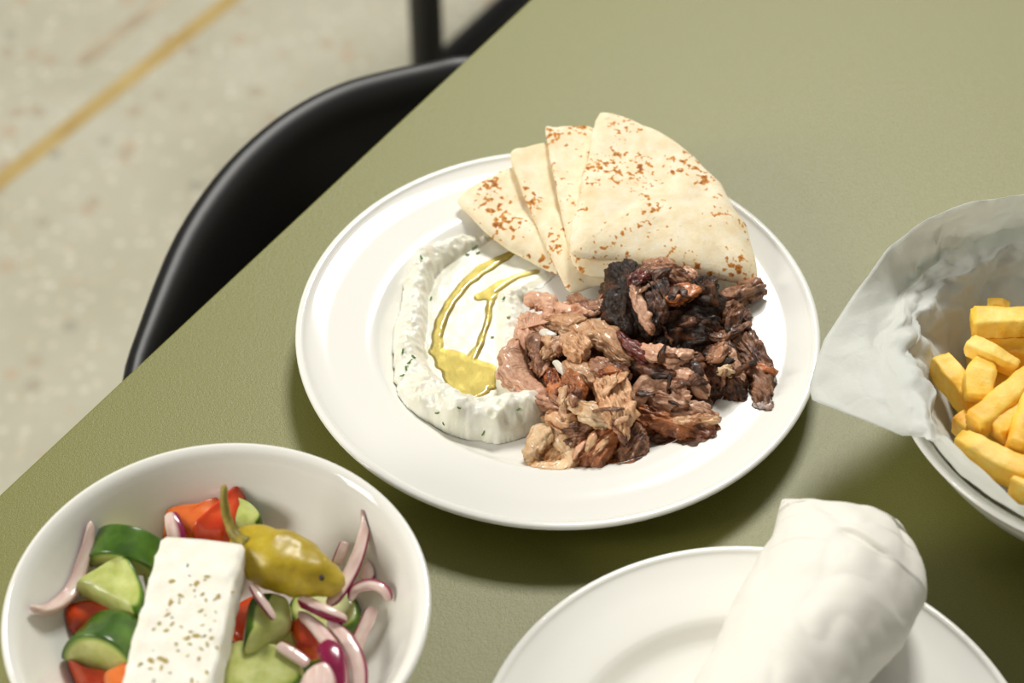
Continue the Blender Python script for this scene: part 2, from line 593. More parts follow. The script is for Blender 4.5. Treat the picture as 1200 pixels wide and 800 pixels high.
# ------------------------------------------------------------------ chairs
def tub_chair(rimpts, label, toM, base, group):
    """tub shell: rim line (local x, y), local z up, open towards -y"""
    root = empty('tub_chair', base)
    tag(root, label, 'chair', group)
    n, m = 60, 22
    rim = catmull([Vector((x, y, z)) for x, y, z in rimpts], n)
    cx = sum(p.x for p in rim) / n
    cy = sum(p.y for p in rim) / n
    V, F = [], []
    # profile from the outer rim edge over the roll and down the inside to the seat
    for i, p in enumerate(rim):
        c = Vector((cx, cy - .05, p.z))
        inn = (c - p); inn.z = 0; inn.normalize()
        sd = p.z - .43
        prof = [(-.002, -.030), (0, -.012), (.001, -.004), (.004, 0), (.009, .001), (.015, -.002), (.021, -.008), (.027, -.02), (.033, -.05), (.042, -.12), (.055, -.19), (.075, -sd + .04), (.11, -sd + .012), (.16, -sd)]
        for q in prof:
            V.append(p + inn * q[0] + Vector((0, 0, q[1])))
        m = len(prof)
    for i in range(n - 1):
        for j in range(m - 1):
            F.append((i * m + j, (i + 1) * m + j, (i + 1) * m + j + 1, i * m + j + 1))
    V = [toM @ v for v in V]
    sh = link_mesh('shell', V, F, M['black_plastic'], root)
    md = sh.modifiers.new('thick', 'SOLIDIFY'); md.thickness = .006; md.offset = -1
    # seat pan
    xs = [p.x for p in rim]; ys = [p.y for p in rim]
    x0, x1, y0, y1 = min(xs) + .03, max(xs) - .03, min(ys) - .02, max(ys) - .05
    box('seat', (x0, y0, .40), (x1, y1, .44), M['black_plastic'], root, bevel=.015, M=toM)
    for x in (x0 + .03, x1 - .03):
        for y in (y0 + .03, y1 - .01):
            tube('leg', [toM @ Vector((x, y, .02)), toM @ Vector((x, y, .41))], .0185, M['black_metal'], root)
        tube('runner', [toM @ Vector((x, y0 + .01, .0195)), toM @ Vector((x, y1 + .01, .0195))], .0185, M['black_metal'], root)
    return root


RIM = [(.045, -.25, .66), (.052, -.14, .67), (.068, -.05, .68), (.095, .008, .69), (.126, .037, .70), (.168, .06, .70), (.235, .09, .70), (.294, .105, .70), (.341, .108, .70), (.379, .103, .70),
       (.41, .092, .70), (.435, .076, .70), (.458, .058, .70), (.479, .039, .70), (.502, .008, .69), (.522, -.05, .68), (.534, -.14, .67), (.54, -.25, .66)]
GC = 'black tub chairs at the cafe tables'
tub_chair(RIM, 'black plastic tub chair pushed in under the green table edge', MT, UN(.3, -.05, 0), GC)
# a second chair further back, turned so that its runner lies along the table edge
# local x -> table-n reversed, local y -> table-u ; move its near leg onto the seen post
lx, ly = .045 + .03 + .03, -.25 - .02 + .03
M2 = MT @ Matrix.Translation((1.098, .535, 0)) @ Matrix.Rotation(R(-90), 4, 'Z') @ Matrix.Translation((-lx, -ly, 0))
tub_chair(RIM, 'black tub chair behind, with only a post and floor runner showing', M2, M2 @ Vector((.3, -.05, 0)), GC)


# ------------------------------------------------------------------ crockery
def plate_prof(s):
    pts = [(0, .0065), (.060, .0065), (.072, .0055), (.076, .0008), (.079, 0), (.082, .001), (.088, .006), (.100, .0135), (.122, .0180), (.1365, .0206), (.1392, .0218), (.1400, .0232), (.1393, .0244),
           (.1380, .0248), (.1362, .0245), (.1335, .0229), (.124, .0212), (.112, .0204), (.1005, .0196), (.0965, .0182), (.0925, .0150), (.0885, .0122), (.083, .0108), (.070, .0102), (.045, .0100), (0, .0100)]
    return [(r * s, z) for r, z in pts]


PA = Vector((.0244, .8262, TZ)); PC = Vector((.1089, .5468, TZ)); PB = Vector((-.1351, .6134, TZ)); PF = Vector((.3043, .7493, TZ))
lathe_plate = tag(lathe('dinner_plate', plate_prof(1.0), PA, M['china']), 'large white china plate holding pita, tzatziki and shredded meat', 'plate')
tag(lathe('dinner_plate', plate_prof(.918), PC, M['china']), 'white china plate under the paper-wrapped roll', 'plate')


def plate_z(p, s=1.0, c=PA):
    r = math.hypot(p.x - c.x, p.y - c.y) / s
    T = [(0, .0100), (.070, .0102), (.083, .0108), (.0885, .0122), (.0925, .0150), (.0965, .0182), (.1005, .0196), (.112, .0204), (.124, .0212), (.1335, .0229), (.1362, .0245), (.1380, .0248), (.1405, .0248)]
    for (a, za), (b, zb) in zip(T, T[1:]):
        if r <= b: return TZ + za + (zb - za) * (r - a) / (b - a)
    return TZ


def on_plate(v):
    z = plate_z(v) + .0003
    if v.z < z: v.z = z
    return v


BOWL = [(0, .004), (.030, .004), (.036, .0035), (.038, .0005), (.041, 0), (.043, .002), (.056, .0075), (.074, .020), (.086, .038), (.0935, .053), (.0968, .0582), (.0976, .0600), (.0969, .0614),
        (.0952, .0616), (.0925, .0598), (.0900, .0562), (.0870, .0500), (.0805, .0370), (.0690, .0210), (.0520, .0110), (.0300, .0082), (0, .0080)]
tag(lathe('salad_bowl', BOWL, PB, M['china']), 'white china bowl filled with Greek salad', 'bowl')
FS = .115 / .0976
FB = [(r * FS, z) for r, z in BOWL]
tag(lathe('serving_bowl', FB, PF, M['china']), 'white china bowl lined with parchment and full of fries', 'bowl')
INNER = [(.0080, 0.0), (.0082, .030), (.0110, .052), (.0210, .069), (.0370, .0805), (.0500, .087), (.0562, .090), (.0598, .0925), (.0616, .0952)]


def bowl_r(h, s=1.0):
    if h <= .0082: return .03 * s
    for (a, ra), (b, rb) in zip(INNER, INNER[1:]):
        if h <= b: return s * (ra + (rb - ra) * (h - a) / (b - a))
    return 9


def in_bowl(v):
    h = max(.0095, v.z - TZ)
    v.z = TZ + h
    rm = bowl_r(h) - .0012
    d = Vector((v.x - PB.x, v.y - PB.y, 0))
    if d.length > rm:
        d = d * (rm / d.length)
        v.x, v.y = PB.x + d.x, PB.y + d.y
    return v


def in_liner(v):
    h = max(.013, v.z - TZ)
    v.z = TZ + h
    rm = min(bowl_r(h, FS), .104) - .007
    d = Vector((v.x - PF.x, v.y - PF.y, 0))
    if d.length > rm:
        d = d * (rm / d.length)
        v.x, v.y = PF.x + d.x, PF.y + d.y
    return v


# ------------------------------------------------------------------ pita wedges (lowest first)
GP = 'pita wedges fanned on the plate'


def pita(pts, label, th=.0058, seed=0, hc=.0, amp=.0007):
    o = pillow('pita_wedge', pts, th, M['pita'], p=9, n=84, K=12, amp=amp, freq=70, hc=hc, clamp=on_plate, seed=seed)
    return tag(o, label, 'flatbread', GP)


pita([(536, 238, .026), (544, 226, .027), (562, 214, .028), (598, 197, .029), (640, 192, .029), (690, 230, .025), (706, 300, .018), (690, 328, .016), (655, 322, .015), (622, 307, .016), (585, 285, .020), (556, 258, .024)],
     'lowest pita wedge of the fan, its pointed end out over the tzatziki', seed=1)
pita([(599, 179, .035), (620, 172, .036), (650, 170, .036), (700, 200, .033), (730, 280, .027), (720, 325, .022), (692, 338, .020), (668, 342, .019), (655, 322, .020), (640, 288, .024), (620, 243, .029), (606, 208, .033)],
     'second pita wedge of the fan, with one dark toasted cluster near its top', seed=2)
pita([(639, 152, .042), (650, 149, .043), (672, 148, .043), (698, 153, .043), (740, 200, .040), (760, 280, .033), (745, 318, .029), (712, 326, .026), (682, 320, .026), (668, 298, .028), (658, 252, .033), (647, 200, .038)],
     'third pita wedge of the fan, tucked beneath the largest one', seed=3)
pita([(700, 136, .051), (711, 132, .052), (745, 142, .051), (788, 165, .049), (826, 197, .045), (851, 228, .041), (872, 264, .036), (884, 300, .031), (888, 331, .027), (862, 329, .028), (800, 318, .031), (740, 306, .034), (684, 301, .036),
      (668, 294, .037), (672, 262, .041), (682, 215, .045), (691, 170, .048)],
     'largest pita wedge on top of the fan, freckled with toasted spots', th=.0064, seed=4, hc=.004, amp=.0016)

# ------------------------------------------------------------------ tzatziki with oil and dill
RIDGE = [([(567, 286), (545, 292), (520, 303), (500, 318), (489, 345), (483, 380), (480, 415), (486, 450), (508, 480), (540, 497), (580, 502), (618, 492), (628, 478)],
          [5, 10, 14, 15, 15, 16, 18, 22, 24, 24, 25, 24, 20], [.004, .006, .009, .011, .011, .011, .012, .014, .017, .018, .019, .018, .012]),
         ([(632, 350), (610, 345), (596, 352), (597, 380), (600, 420), (605, 455), (610, 480)], [8, 10, 13, 17, 19, 22, 24], [.003, .005, .006, .007, .009, .011, .014])]
SEG = []
for P_, wd_, hh_ in RIDGE:
    for k in range(len(P_) - 1):
        a, b = W(*P_[k], .010), W(*P_[k + 1], .010)
        SEG.append((a, b, wd_[k] * .00047, wd_[k + 1] * .00047, hh_[k], hh_[k + 1]))


def cap2(p, a, b):
    d = b - a
    t = max(0, min(1, ((p.x - a.x) * d.x + (p.y - a.y) * d.y) / (d.x ** 2 + d.y ** 2)))
    return math.hypot(p.x - a.x - d.x * t, p.y - a.y - d.y * t), t


ISL = [W(*q, .010) for q in ((600, 306), (585, 314), (556, 345), (546, 370), (544, 400), (548, 448))]


def tz_height(p):
    best = -.004
    wob = Vector((p.x, p.y, 0))
    for a, b, w0, w1, h0, h1 in SEG:
        d, t = cap2(p, a, b)
        w = (w0 + (w1 - w0) * t) * (1 + .34 * noise.noise(wob * 38 + Vector((2, 7, 0))) + .16 * noise.noise(wob * 95) + .08 * noise.noise(wob * 210))
        h = (h0 + (h1 - h0) * t) * (1 + .35 * noise.noise(wob * 50 + Vector((9, 1, 0))))
        q = d / w
        e = h * math.sqrt(1 - q * q) if q < 1 else -.0025 * min(1, (q - 1) * 6)
        if q < 1: e += (.0026 * noise.fractal(wob * 110, .8, 2, 4) + .0012 * (.35 - rnoise(wob * 150))) * min(1, (1 - q) * 3)
        best = max(best, e)
    # thin smear inside the ring
    di = min(cap2(p, a, b)[0] for a, b in zip(ISL, ISL[1:]))
    sm = .0018 * min(1, max(-1.5, (.026 - di) / .006)) + .0004 * noise.noise(wob * 160)
    return max(best, sm)


def heightfield(name, x0, x1, y0, y1, step, fn, mat, parent=None, cut=.0002):
    nx, ny = int((x1 - x0) / step), int((y1 - y0) / step)
    idx, V, F = {}, [], []
    H = [[fn(Vector((x0 + i * step, y0 + j * step, 0))) for j in range(ny + 1)] for i in range(nx + 1)]

    def vid(i, j):
        if (i, j) not in idx:
            idx[i, j] = len(V)
            p = Vector((x0 + i * step, y0 + j * step, 0))
            p.z = plate_z(p) + max(H[i][j], cut)
            V.append(p)
        return idx[i, j]
    for i in range(nx):
        for j in range(ny):
            if max(H[i][j], H[i + 1][j], H[i][j + 1], H[i + 1][j + 1]) > cut:
                F.append((vid(i, j), vid(i + 1, j), vid(i + 1, j + 1), vid(i, j + 1)))
    return link_mesh(name, V, F, mat, parent, recalc=False)


a, b = W(455, 525, .01), W(660, 270, .01)
tz = heightfield('tzatziki', a.x, b.x, a.y, b.y, .0008, tz_height, M['tzatziki'])
tag(tz, 'thick white tzatziki smeared in a ring with olive oil in its hollow', 'dip')
OIL = [([(600, 297), (575, 310), (557, 322), (540, 338), (528, 355), (517, 375), (512, 395), (512, 412)], [5, 8, 8, 7, 7, 7, 7, 8]),
       ([(512, 412), (530, 425), (545, 440), (552, 452)], [9, 19, 25, 22]), ([(545, 432), (566, 436), (574, 446)], [19, 17, 14]),
       ([(628, 318), (605, 324), (585, 334), (572, 345)], [4, 5, 7, 9]), ([(562, 348), (578, 345)], [7, 8]),
       ([(575, 350), (571, 377), (562, 405), (552, 420)], [5, 4, 5, 7])]
OS = []
for P_, w_ in OIL:
    for k in range(len(P_) - 1):
        OS.append((W(*P_[k], .012), W(*P_[k + 1], .012), w_[k] * .00047, w_[k + 1] * .00047))


def oil_height(p):
    f = -9
    for a, b, w0, w1 in OS:
        d, t = cap2(p, a, b)
        f = max(f, (w0 + (w1 - w0) * t) * (1 + .25 * noise.noise(Vector((p.x * 140, p.y * 140, 3)))) - d)
    lvl = .0018 + .0011 * max(-1.6, min(1, f / .0016)) + .00012 * noise.noise(Vector((p.x * 120, p.y * 120, 8)))
    return lvl if f > -.0022 else -.004


oil = heightfield('olive_oil', W(500, 470, .01).x, W(640, 290, .01).x, W(500, 475, .01).y, W(640, 288, .01).y, .0006, oil_height, M['oil'], tz, cut=-.0002)
oil['label'] = 'glossy yellow pool of olive oil'
rnd = random.Random(5)
bv = BVHTree.FromPolygons([tz.location + v.co for v in tz.data.vertices], [p.vertices[:] for p in tz.data.polygons])


def drop(px, py, bvh, h=.0):
    """first hit of the sight line's foot on the surface, from above"""
    p = W(px, py, .018)
    d = (p - CAM).normalized()
    hit = bvh.ray_cast(CAM, d)
    return hit[0] if hit[0] else p


DILL = [((494, 302), 6, -60), ((472, 412), 7, 80), ((480, 424), 9, 40), ((476, 432), 6, 100), ((471, 440), 6, 20), ((485, 418), 6, -30), ((512, 484), 5, 10), ((566, 508), 7, 60), ((538, 478), 5, -20), ((607, 480), 5, 30), ((556, 290), 8, 30),
        ((548, 298), 5, 0), ((505, 350), 5, 70), ((596, 372), 5, 10), ((590, 350), 5, 50), ((520, 497), 5, 120), ((560, 296), 6, 20), ((577, 395), 4, 0)]
for (x, y), l, an in DILL:
    dx, dy = math.cos(R(an)) * l / 2, math.sin(R(an)) * l / 2
    q = [drop(x + dx * k, y - dy * k + (0 if k else 1), bv) + Vector((0, 0, .0006)) for k in (-1, 0, 1)]
    strand('dill_frond', [tuple(v) for v in q], .0011, .0006, M['dill'], tz, n=7, m=6, px=False, amp=.0001)

# ------------------------------------------------------------------ shredded meat
GM = {'l': 'pale shredded meat on the plate', 'd': 'dark charred meat on the plate'}
MS = [0]


def mname(m): return 'meat_strip'


def strip_(g, mat, pts, w, th, label, **kw):
    MS[0] += 1
    kw.setdefault('fib', .0008); kw.setdefault('amp', .0009); kw.setdefault('rag', .42); kw.setdefault('crk', .0009); kw.setdefault('end', .1)
    kw.setdefault('roll', [random.Random(MS[0]).uniform(-28, 28), random.Random(MS[0] + 99).uniform(-28, 28)])
    kw.setdefault('tip', .45)
    w = [x * 1.2 for x in w]
    o = strand('meat_strip', pts, w, th * .72, M[mat], n=64, m=44, clamp=on_plate, seed=MS[0], sq=kw.pop('sq', 3.4), **kw)
    return tag(o, label, 'meat', GM[g])


def chunk(g, mat, pts, th, label, **kw):
    MS[0] += 1
    kw.setdefault('fib', .0011); kw.setdefault('amp', .0016); kw.setdefault('p', 5); kw.setdefault('rag', .16); kw.setdefault('crk', .0014)
    o = pillow('meat_chunk', pts, th, M[mat], n=128, K=24, clamp=on_plate, seed=MS[0], freq=130, **kw)
    return tag(o, label, 'meat', GM[g])


# hidden cores of the heap
chunk('l', 'meat_brown', [(625, 400, .018), (660, 385, .018), (710, 400, .018), (735, 440, .018), (735, 500, .016), (700, 525, .015), (660, 500, .016), (635, 460, .017)], .016, 'flat brown meat chunk underneath the pale heap')
chunk('d', 'meat_char', [(715, 345, .022), (760, 330, .024), (830, 350, .022), (845, 400, .02), (830, 440, .018), (790, 450, .018), (740, 430, .018), (715, 390, .020)], .024, 'wide blackened meat chunk underneath the dark heap')
chunk('d', 'meat_dark', [(735, 425, .016), (790, 425, .018), (830, 430, .017), (840, 470, .014), (800, 480, .014), (750, 470, .014)], .012, 'flat dark meat chunk beneath the grey arched slice')
# pale heap
strip_('l', 'meat_pink', [(619, 357, .024), (628, 349, .028), (640, 352, .030), (645, 364, .028), (638, 378, .026)], [13, 17, 17, 16, 14], .007, 'small pink meat curl at the top of the pale heap beside the dip', curl=.5)
chunk('l', 'meat_pink', [(606, 384, .020), (618, 370, .024), (634, 372, .027), (640, 388, .028), (628, 402, .025), (614, 412, .021), (605, 400, .019)], .012, 'rounded pink meat knob just below the small pink curl')
strip_('l', 'meat_pink', [(645, 360, .027), (662, 362, .030), (680, 366, .031), (696, 374, .030)], [14, 18, 17, 10], .008, 'pink meat shred running from the small curl to the charred chunk', curl=.3)
strip_('l', 'meat_brown', [(668, 350, .026), (684, 360, .030), (700, 362, .031), (712, 354, .029)], [12, 16, 16, 12], .009, 'brown meat curl against the charred chunk')
strip_('l', 'meat_pale', [(640, 378, .031), (662, 378, .034), (690, 390, .036), (716, 404, .035), (737, 428, .032)], [12, 22, 30, 28, 16], .009, 'long fibrous pale slice across the top of the heap')
strip_('l', 'meat_pale', [(690, 378, .034), (708, 392, .037), (726, 410, .036), (742, 424, .032)], [10, 16, 18, 12], .008, 'fibrous pale shred resting along the long top slice')
strip_('l', 'meat_brown', [(626, 392, .029), (632, 410, .029), (634, 428, .027), (632, 440, .024)], [14, 20, 18, 10], .008, 'brown-backed meat flap between the pink knob and pale ridge')
strip_('l', 'meat_pale', [(638, 420, .031), (650, 408, .034), (664, 400, .035), (674, 396, .034)], [8, 16, 15, 8], .007, 'pale meat ridge slanting up beside the white fat')
chunk('l', 'meat_pale', [(663, 408, .036), (672, 400, .038), (684, 402, .039), (690, 412, .038), (686, 424, .036), (672, 425, .035)], .013, 'round pale meat nugget high on the heap')
strip_('l', 'meat_pale', [(666, 426, .033), (676, 434, .035), (688, 442, .035), (696, 452, .033)], [12, 19, 18, 10], .008, 'short pale shred below the round nugget')
strip_('l', 'meat_pink', [(612, 402, .020), (604, 425, .020), (610, 446, .021), (630, 464, .023), (650, 474, .025), (664, 480, .026)], [16, 26, 30, 26, 20, 10], .010, 'long smooth pink slice curving along the tzatziki', amp=.0004, fib=.0005)
chunk('l', 'meat_crust', [(640, 446, .024), (650, 436, .027), (660, 448, .028), (658, 470, .026), (646, 472, .024)], .012, 'rough browned chunk left of the glazed nugget')
chunk('l', 'meat_crust', [(660, 454, .033), (667, 444, .036), (678, 448, .037), (684, 460, .036), (680, 470, .034), (664, 468, .032)], .013, 'glazed orange-brown nugget in the middle of the pale heap', fib=.0004)
strip_('l', 'meat_brown', [(690, 430, .034), (702, 432, .036), (716, 436, .036), (736, 438, .033)], [14, 18, 18, 14], .009, 'short brown shred above the large pale slice')
strip_('l', 'meat_crust', [(704, 438, .038), (716, 437, .039), (728, 441, .038)], [8, 13, 8], .007, 'small yellowish crisp bit atop the large pale slice')
chunk('l', 'meat_pale', [(693, 452, .037), (700, 445, .039), (716, 443, .040), (735, 446, .038), (740, 468, .036), (741, 490, .032), (734, 516, .027), (722, 506, .030), (712, 494, .033), (700, 470, .036)], .009,
      'large pale slice hanging down the front of the heap', axis=-75, p=5)
strip_('l', 'meat_cream', [(658, 466, .032), (670, 472, .034), (686, 478, .034), (702, 482, .032)], [8, 15, 15, 10], .007, 'cream shred below the glazed nugget')
strip_('l', 'meat_pale', [(644, 487, .025), (654, 488, .027), (664, 494, .027), (674, 500, .024)], [12, 20, 20, 12], .010, 'short tan shred over the ring-shaped curl')
strip_('l', 'meat_cream', [(682, 484, .031), (692, 486, .033), (704, 493, .032), (714, 500, .030)], [10, 17, 17, 8], .008, 'cream shred tucked beside the large pale slice')
strip_('l', 'meat_cream', [(648, 500, .022), (636, 510, .022), (625, 524, .020), (619, 537, .017)], [12, 20, 22, 14], .008, 'upright left half of the ring-shaped curl')
strip_('l', 'meat_cream', [(653, 503, .024), (663, 516, .022), (670, 530, .019), (662, 545, .016), (645, 549, .015), (628, 546, .015), (620, 538, .016)], [12, 22, 20, 17, 16, 15, 10], .006, 'cream meat ribbon curled into a ring at the plate front', curl=.4)
chunk('l', 'meat_cream', [(630, 532, .014), (640, 515, .017), (654, 512, .018), (664, 526, .016), (656, 540, .013), (640, 544, .013)], .006, 'thin cream slice filling the ring-shaped curl')
chunk('l', 'meat_brown', [(656, 515, .020), (668, 504, .024), (684, 500, .026), (698, 502, .026), (694, 516, .022), (680, 526, .019), (666, 530, .017)], .013, 'grey-brown chunk between the ring-shaped curl and crusted chunk')
chunk('l', 'meat_crust', [(671, 540, .016), (680, 526, .021), (698, 511, .025), (714, 501, .027), (723, 512, .024), (717, 534, .019), (706, 550, .015), (690, 552, .014), (678, 547, .014)], .014,
      'red-brown crusted chunk at the front of the pale heap', axis=40)
chunk('l', 'meat_brown', [(722, 530, .017), (734, 508, .022), (748, 500, .024), (758, 512, .021), (756, 534, .016), (742, 545, .014), (728, 544, .014)], .014, 'dark brown chunk below the tip of the large pale slice')
strip_('l', 'meat_crust', [(712, 544, .014), (724, 544, .015), (738, 543, .015), (749, 539, .014)], [6, 11, 11, 6], .006, 'small crisp tan sliver at the front edge of the heap')
for pts, lb in (([(631, 389, .033), (640, 386, .035), (652, 392, .034), (646, 396, .034), (634, 394, .033)], 'thin white flake of fat by the brown-backed flap'),
                ([(647, 424, .034), (655, 423, .036), (663, 434, .035), (660, 440, .034), (652, 432, .034)], 'white sliver of fat below the pale ridge')):
    tag(pillow('fat_flake', pts, .003, M['meat_fat'], n=28, K=5, amp=.0006, freq=200), lb, 'meat', GM['l'])
# dark heap
chunk('d', 'meat_char', [(706, 330, .034), (718, 316, .040), (736, 310, .043), (752, 320, .044), (752, 350, .042), (764, 386, .036), (748, 402, .030), (722, 398, .028), (708, 375, .030)], .018,
      'black charred chunk leaning on the pita', amp=.0032, fib=.0008, crk=.0008, p=2.6, axis=-60)
chunk('d', 'meat_dark', [(741, 326, .048), (752, 320, .050), (774, 328, .051), (786, 350, .049), (778, 380, .042), (766, 390, .039), (754, 372, .043), (745, 348, .047)], .012,
      'dark folded flap of meat with a pink edge on the heap', amp=.0016, axis=-70)
strip_('d', 'meat_pink', [(740, 326, .053), (746, 350, .051), (755, 374, .046), (764, 389, .041)], [6, 9, 9, 5], .006, 'narrow pink fatty edge running down the dark folded flap')
strip_('d', 'meat_red', [(741, 334, .055), (745, 327, .056), (752, 323, .056), (757, 326, .055)], [8, 12, 11, 6], .006, 'bright red crisp bit at the top of the folded flap')
chunk('d', 'meat_brown', [(750, 320, .044), (764, 312, .046), (782, 310, .047), (800, 318, .045), (812, 330, .042), (802, 340, .042), (784, 336, .045), (764, 332, .046)], .012, 'rough tan-brown piece at the peak against the pita')
strip_('d', 'meat_pink', [(800, 318, .045), (808, 322, .045), (814, 332, .042)], [8, 12, 8], .008, 'small pinkish tip beside the tan-brown peak')
strip_('d', 'meat_crust', [(772, 344, .047), (788, 346, .049), (804, 344, .048), (816, 340, .046)], [12, 20, 18, 10], .008, 'amber brown saddle between the two charred chunks')
chunk('d', 'meat_char', [(808, 346, .040), (814, 331, .044), (830, 326, .044), (842, 342, .041), (846, 358, .036), (834, 374, .034), (816, 372, .036)], .016, 'square blackened knob on the right of the dark heap', amp=.0030, fib=.0008, crk=.0008, p=2.6)
chunk('d', 'meat_char', [(772, 372, .034), (795, 354, .040), (832, 364, .038), (845, 388, .030), (832, 412, .026), (795, 416, .026), (765, 408, .026), (758, 390, .030)], .020, 'large black charred chunk in the centre of the dark heap', amp=.0034, fib=.0009, crk=.001, p=2.8)
strip_('d', 'meat_brown', [(842, 358, .026), (856, 350, .027), (874, 341, .027), (894, 336, .026)], [14, 20, 20, 12], .012, 'pointed brown strip reaching out to the right below the pita')
chunk('d', 'meat_brown', [(846, 364, .031), (858, 358, .032), (869, 364, .031), (863, 380, .028), (852, 386, .027), (842, 380, .028)], .010, 'small tan-brown block under the pointed strip')
chunk('d', 'meat_dark', [(862, 376, .022), (870, 367, .024), (878, 372, .023), (876, 382, .021), (867, 386, .020)], .010, 'small dark pellet beside the tan-brown block')
strip_('d', 'meat_brown', [(829, 391, .034), (842, 395, .034), (858, 390, .033), (878, 380, .029)], [8, 10, 6, 4], .005, 'thin curved sliver lying over the dark heap')
chunk('d', 'meat_brown', [(852, 394, .022), (870, 384, .024), (884, 398, .023), (896, 418, .021), (906, 434, .020), (904, 456, .018), (903, 478, .017), (886, 481, .017), (880, 452, .019), (868, 428, .021), (856, 408, .021)], .013,
      'long brown strip at the far right of the heap', axis=-60)
strip_('d', 'meat_crust', [(880, 428, .027), (892, 432, .027), (907, 436, .026)], [4, 7, 4], .004, 'thin amber fold across the long brown strip')
chunk('d', 'meat_dark', [(820, 430, .026), (836, 412, .029), (852, 406, .029), (864, 424, .026), (872, 450, .021), (870, 474, .016), (850, 470, .016), (832, 466, .018), (822, 450, .022)], .018, 'ragged dark chunk between the arch and the long strip', amp=.002, axis=-60)
strip_('d', 'meat_brown', [(830, 424, .034), (842, 414, .036), (852, 408, .036)], [10, 15, 9], .007, 'brown fibrous shred on top of the ragged dark chunk')
strip_('d', 'meat_pink', [(852, 410, .033), (862, 428, .031), (870, 448, .026)], [7, 10, 6], .006, 'pale stringy shred down the side of the ragged dark chunk')
strip_('d', 'meat_cream', [(842, 436, .033), (850, 434, .034), (858, 436, .032)], [6, 11, 6], .006, 'tiny cream scrap on the ragged dark chunk')
strip_('d', 'meat_red', [(722, 394, .036), (740, 408, .038), (758, 420, .036), (776, 428, .032)], [8, 14, 12, 5], .008, 'dark red glazed strip between the pale and dark heaps')
strip_('d', 'meat_pink', [(748, 408, .036), (766, 414, .039), (790, 419, .039), (814, 416, .035)], [8, 15, 16, 9], .008, 'straight pink shred below the black charred chunk')
strip_('d', 'meat_dark', [(740, 428, .030), (770, 436, .032), (800, 432, .032), (826, 424, .030)], [14, 20, 20, 14], .012, 'dark strip above the grey arched slice')
strip_('d', 'meat_pink', [(743, 474, .024), (752, 458, .028), (768, 447, .031), (792, 441, .033), (814, 446, .031), (828, 464, .025)], [12, 17, 18, 18, 17, 12], .008, 'grey-pink slice bent into an arch', amp=.0004, fib=.0005)
chunk('d', 'meat_pink', [(762, 472, .024), (770, 458, .028), (782, 453, .030), (798, 458, .029), (808, 472, .027), (814, 484, .024), (838, 490, .019), (838, 497, .018), (810, 497, .020), (785, 492, .021)], .013,
      'plump pink slice sheltered under the arch', axis=-20, fib=.0008)
strip_('d', 'meat_pale', [(786, 494, .026), (804, 492, .027), (822, 492, .025), (841, 493, .022)], [5, 8, 8, 5], .005, 'thin pale shred along the plump pink slice')
chunk('d', 'meat_crust', [(744, 483, .022), (754, 478, .024), (770, 486, .025), (795, 494, .024), (820, 500, .021), (841, 504, .018), (836, 515, .016), (812, 522, .015), (788, 514, .017), (762, 502, .019), (748, 494, .020)], .012,
      'orange-brown crusted strip at the front of the dark heap', axis=-25)
chunk('d', 'meat_dark', [(766, 508, .015), (784, 510, .015), (806, 518, .014), (820, 522, .013), (812, 530, .013), (792, 529, .013), (774, 522, .014)], .008, 'dark underside scrap below the orange-brown crusted strip')
chunk('d', 'meat_dark', [(808, 468, .022), (820, 462, .024), (828, 472, .020), (822, 484, .016), (812, 482, .018)], .010, 'small dark chunk at the right foot of the arch')

# loose shreds scattered over the heaps
HV, HF = [], []
for ob in [x for x in COL.objects if x.name.startswith('meat_')]:
    b0 = len(HV)
    HV += [ob.location + v.co for v in ob.data.vertices]
    HF += [[b0 + i for i in p.vertices] for p in ob.data.polygons]
bvh_heap = BVHTree.FromPolygons(HV, HF)
rs = random.Random(21)
LOOSE = {'l': ([(625, 380), (690, 372), (730, 420), (738, 500), (715, 535), (665, 535), (635, 480), (618, 430)], 22, ['meat_pale', 'meat_pink', 'meat_pale', 'meat_brown'], 'little loose shred scattered over the pale heap of meat'),
         'd': ([(715, 330), (770, 316), (840, 350), (885, 410), (860, 455), (820, 480), (790, 505), (745, 460)], 24, ['meat_dark', 'meat_brown', 'meat_dark', 'meat_char', 'meat_char'], 'little loose shred scattered over the dark heap of meat')}


def inside(x, y, P):
    r = False
    for k in range(len(P)):
        (x0, y0), (x1, y1) = P[k], P[k - 1]
        if (y0 > y) != (y1 > y) and x < (x1 - x0) * (y - y0) / (y1 - y0) + x0: r = not r
    return r


for g in 'ld':
    poly, cnt, ml, lb = LOOSE[g]
    k = 0
    while k < cnt:
        x, y = rs.uniform(600, 900), rs.uniform(310, 540)
        if not inside(x, y, poly): continue
        k += 1
        an, ln = rs.uniform(0, 6.28), rs.uniform(8, 17)
        q = []
        for f in (-1, 0, 1):
            hit = drop(x + math.cos(an) * ln * f, y + math.sin(an) * ln * f * .8, bvh_heap)
            q.append(hit)
        if max(abs(q[0].z - q[1].z), abs(q[2].z - q[1].z)) > .008: continue
        z = [v.z + .0004 for v in q]
        q = [Vector((v.x, v.y, zz + (.0008 if i == 1 else 0))) for i, (v, zz) in enumerate(zip(q, z))]
        MS[0] += 1
        wm = rs.uniform(5, 12) * .00047
        o = strand('meat_shred', [tuple(v) for v in q], [wm * .5, wm * .9, wm, wm * .5], wm * .3, M[rs.choice(ml)], n=22, m=16, px=False, sq=3, end=.12, tip=.35, rag=.6, crk=.0004, fib=.0004, amp=.0007, roll=[rs.uniform(-35, 35), rs.uniform(-35, 35)], clamp=on_plate, seed=MS[0])
        tag(o, lb, 'meat', GM[g])

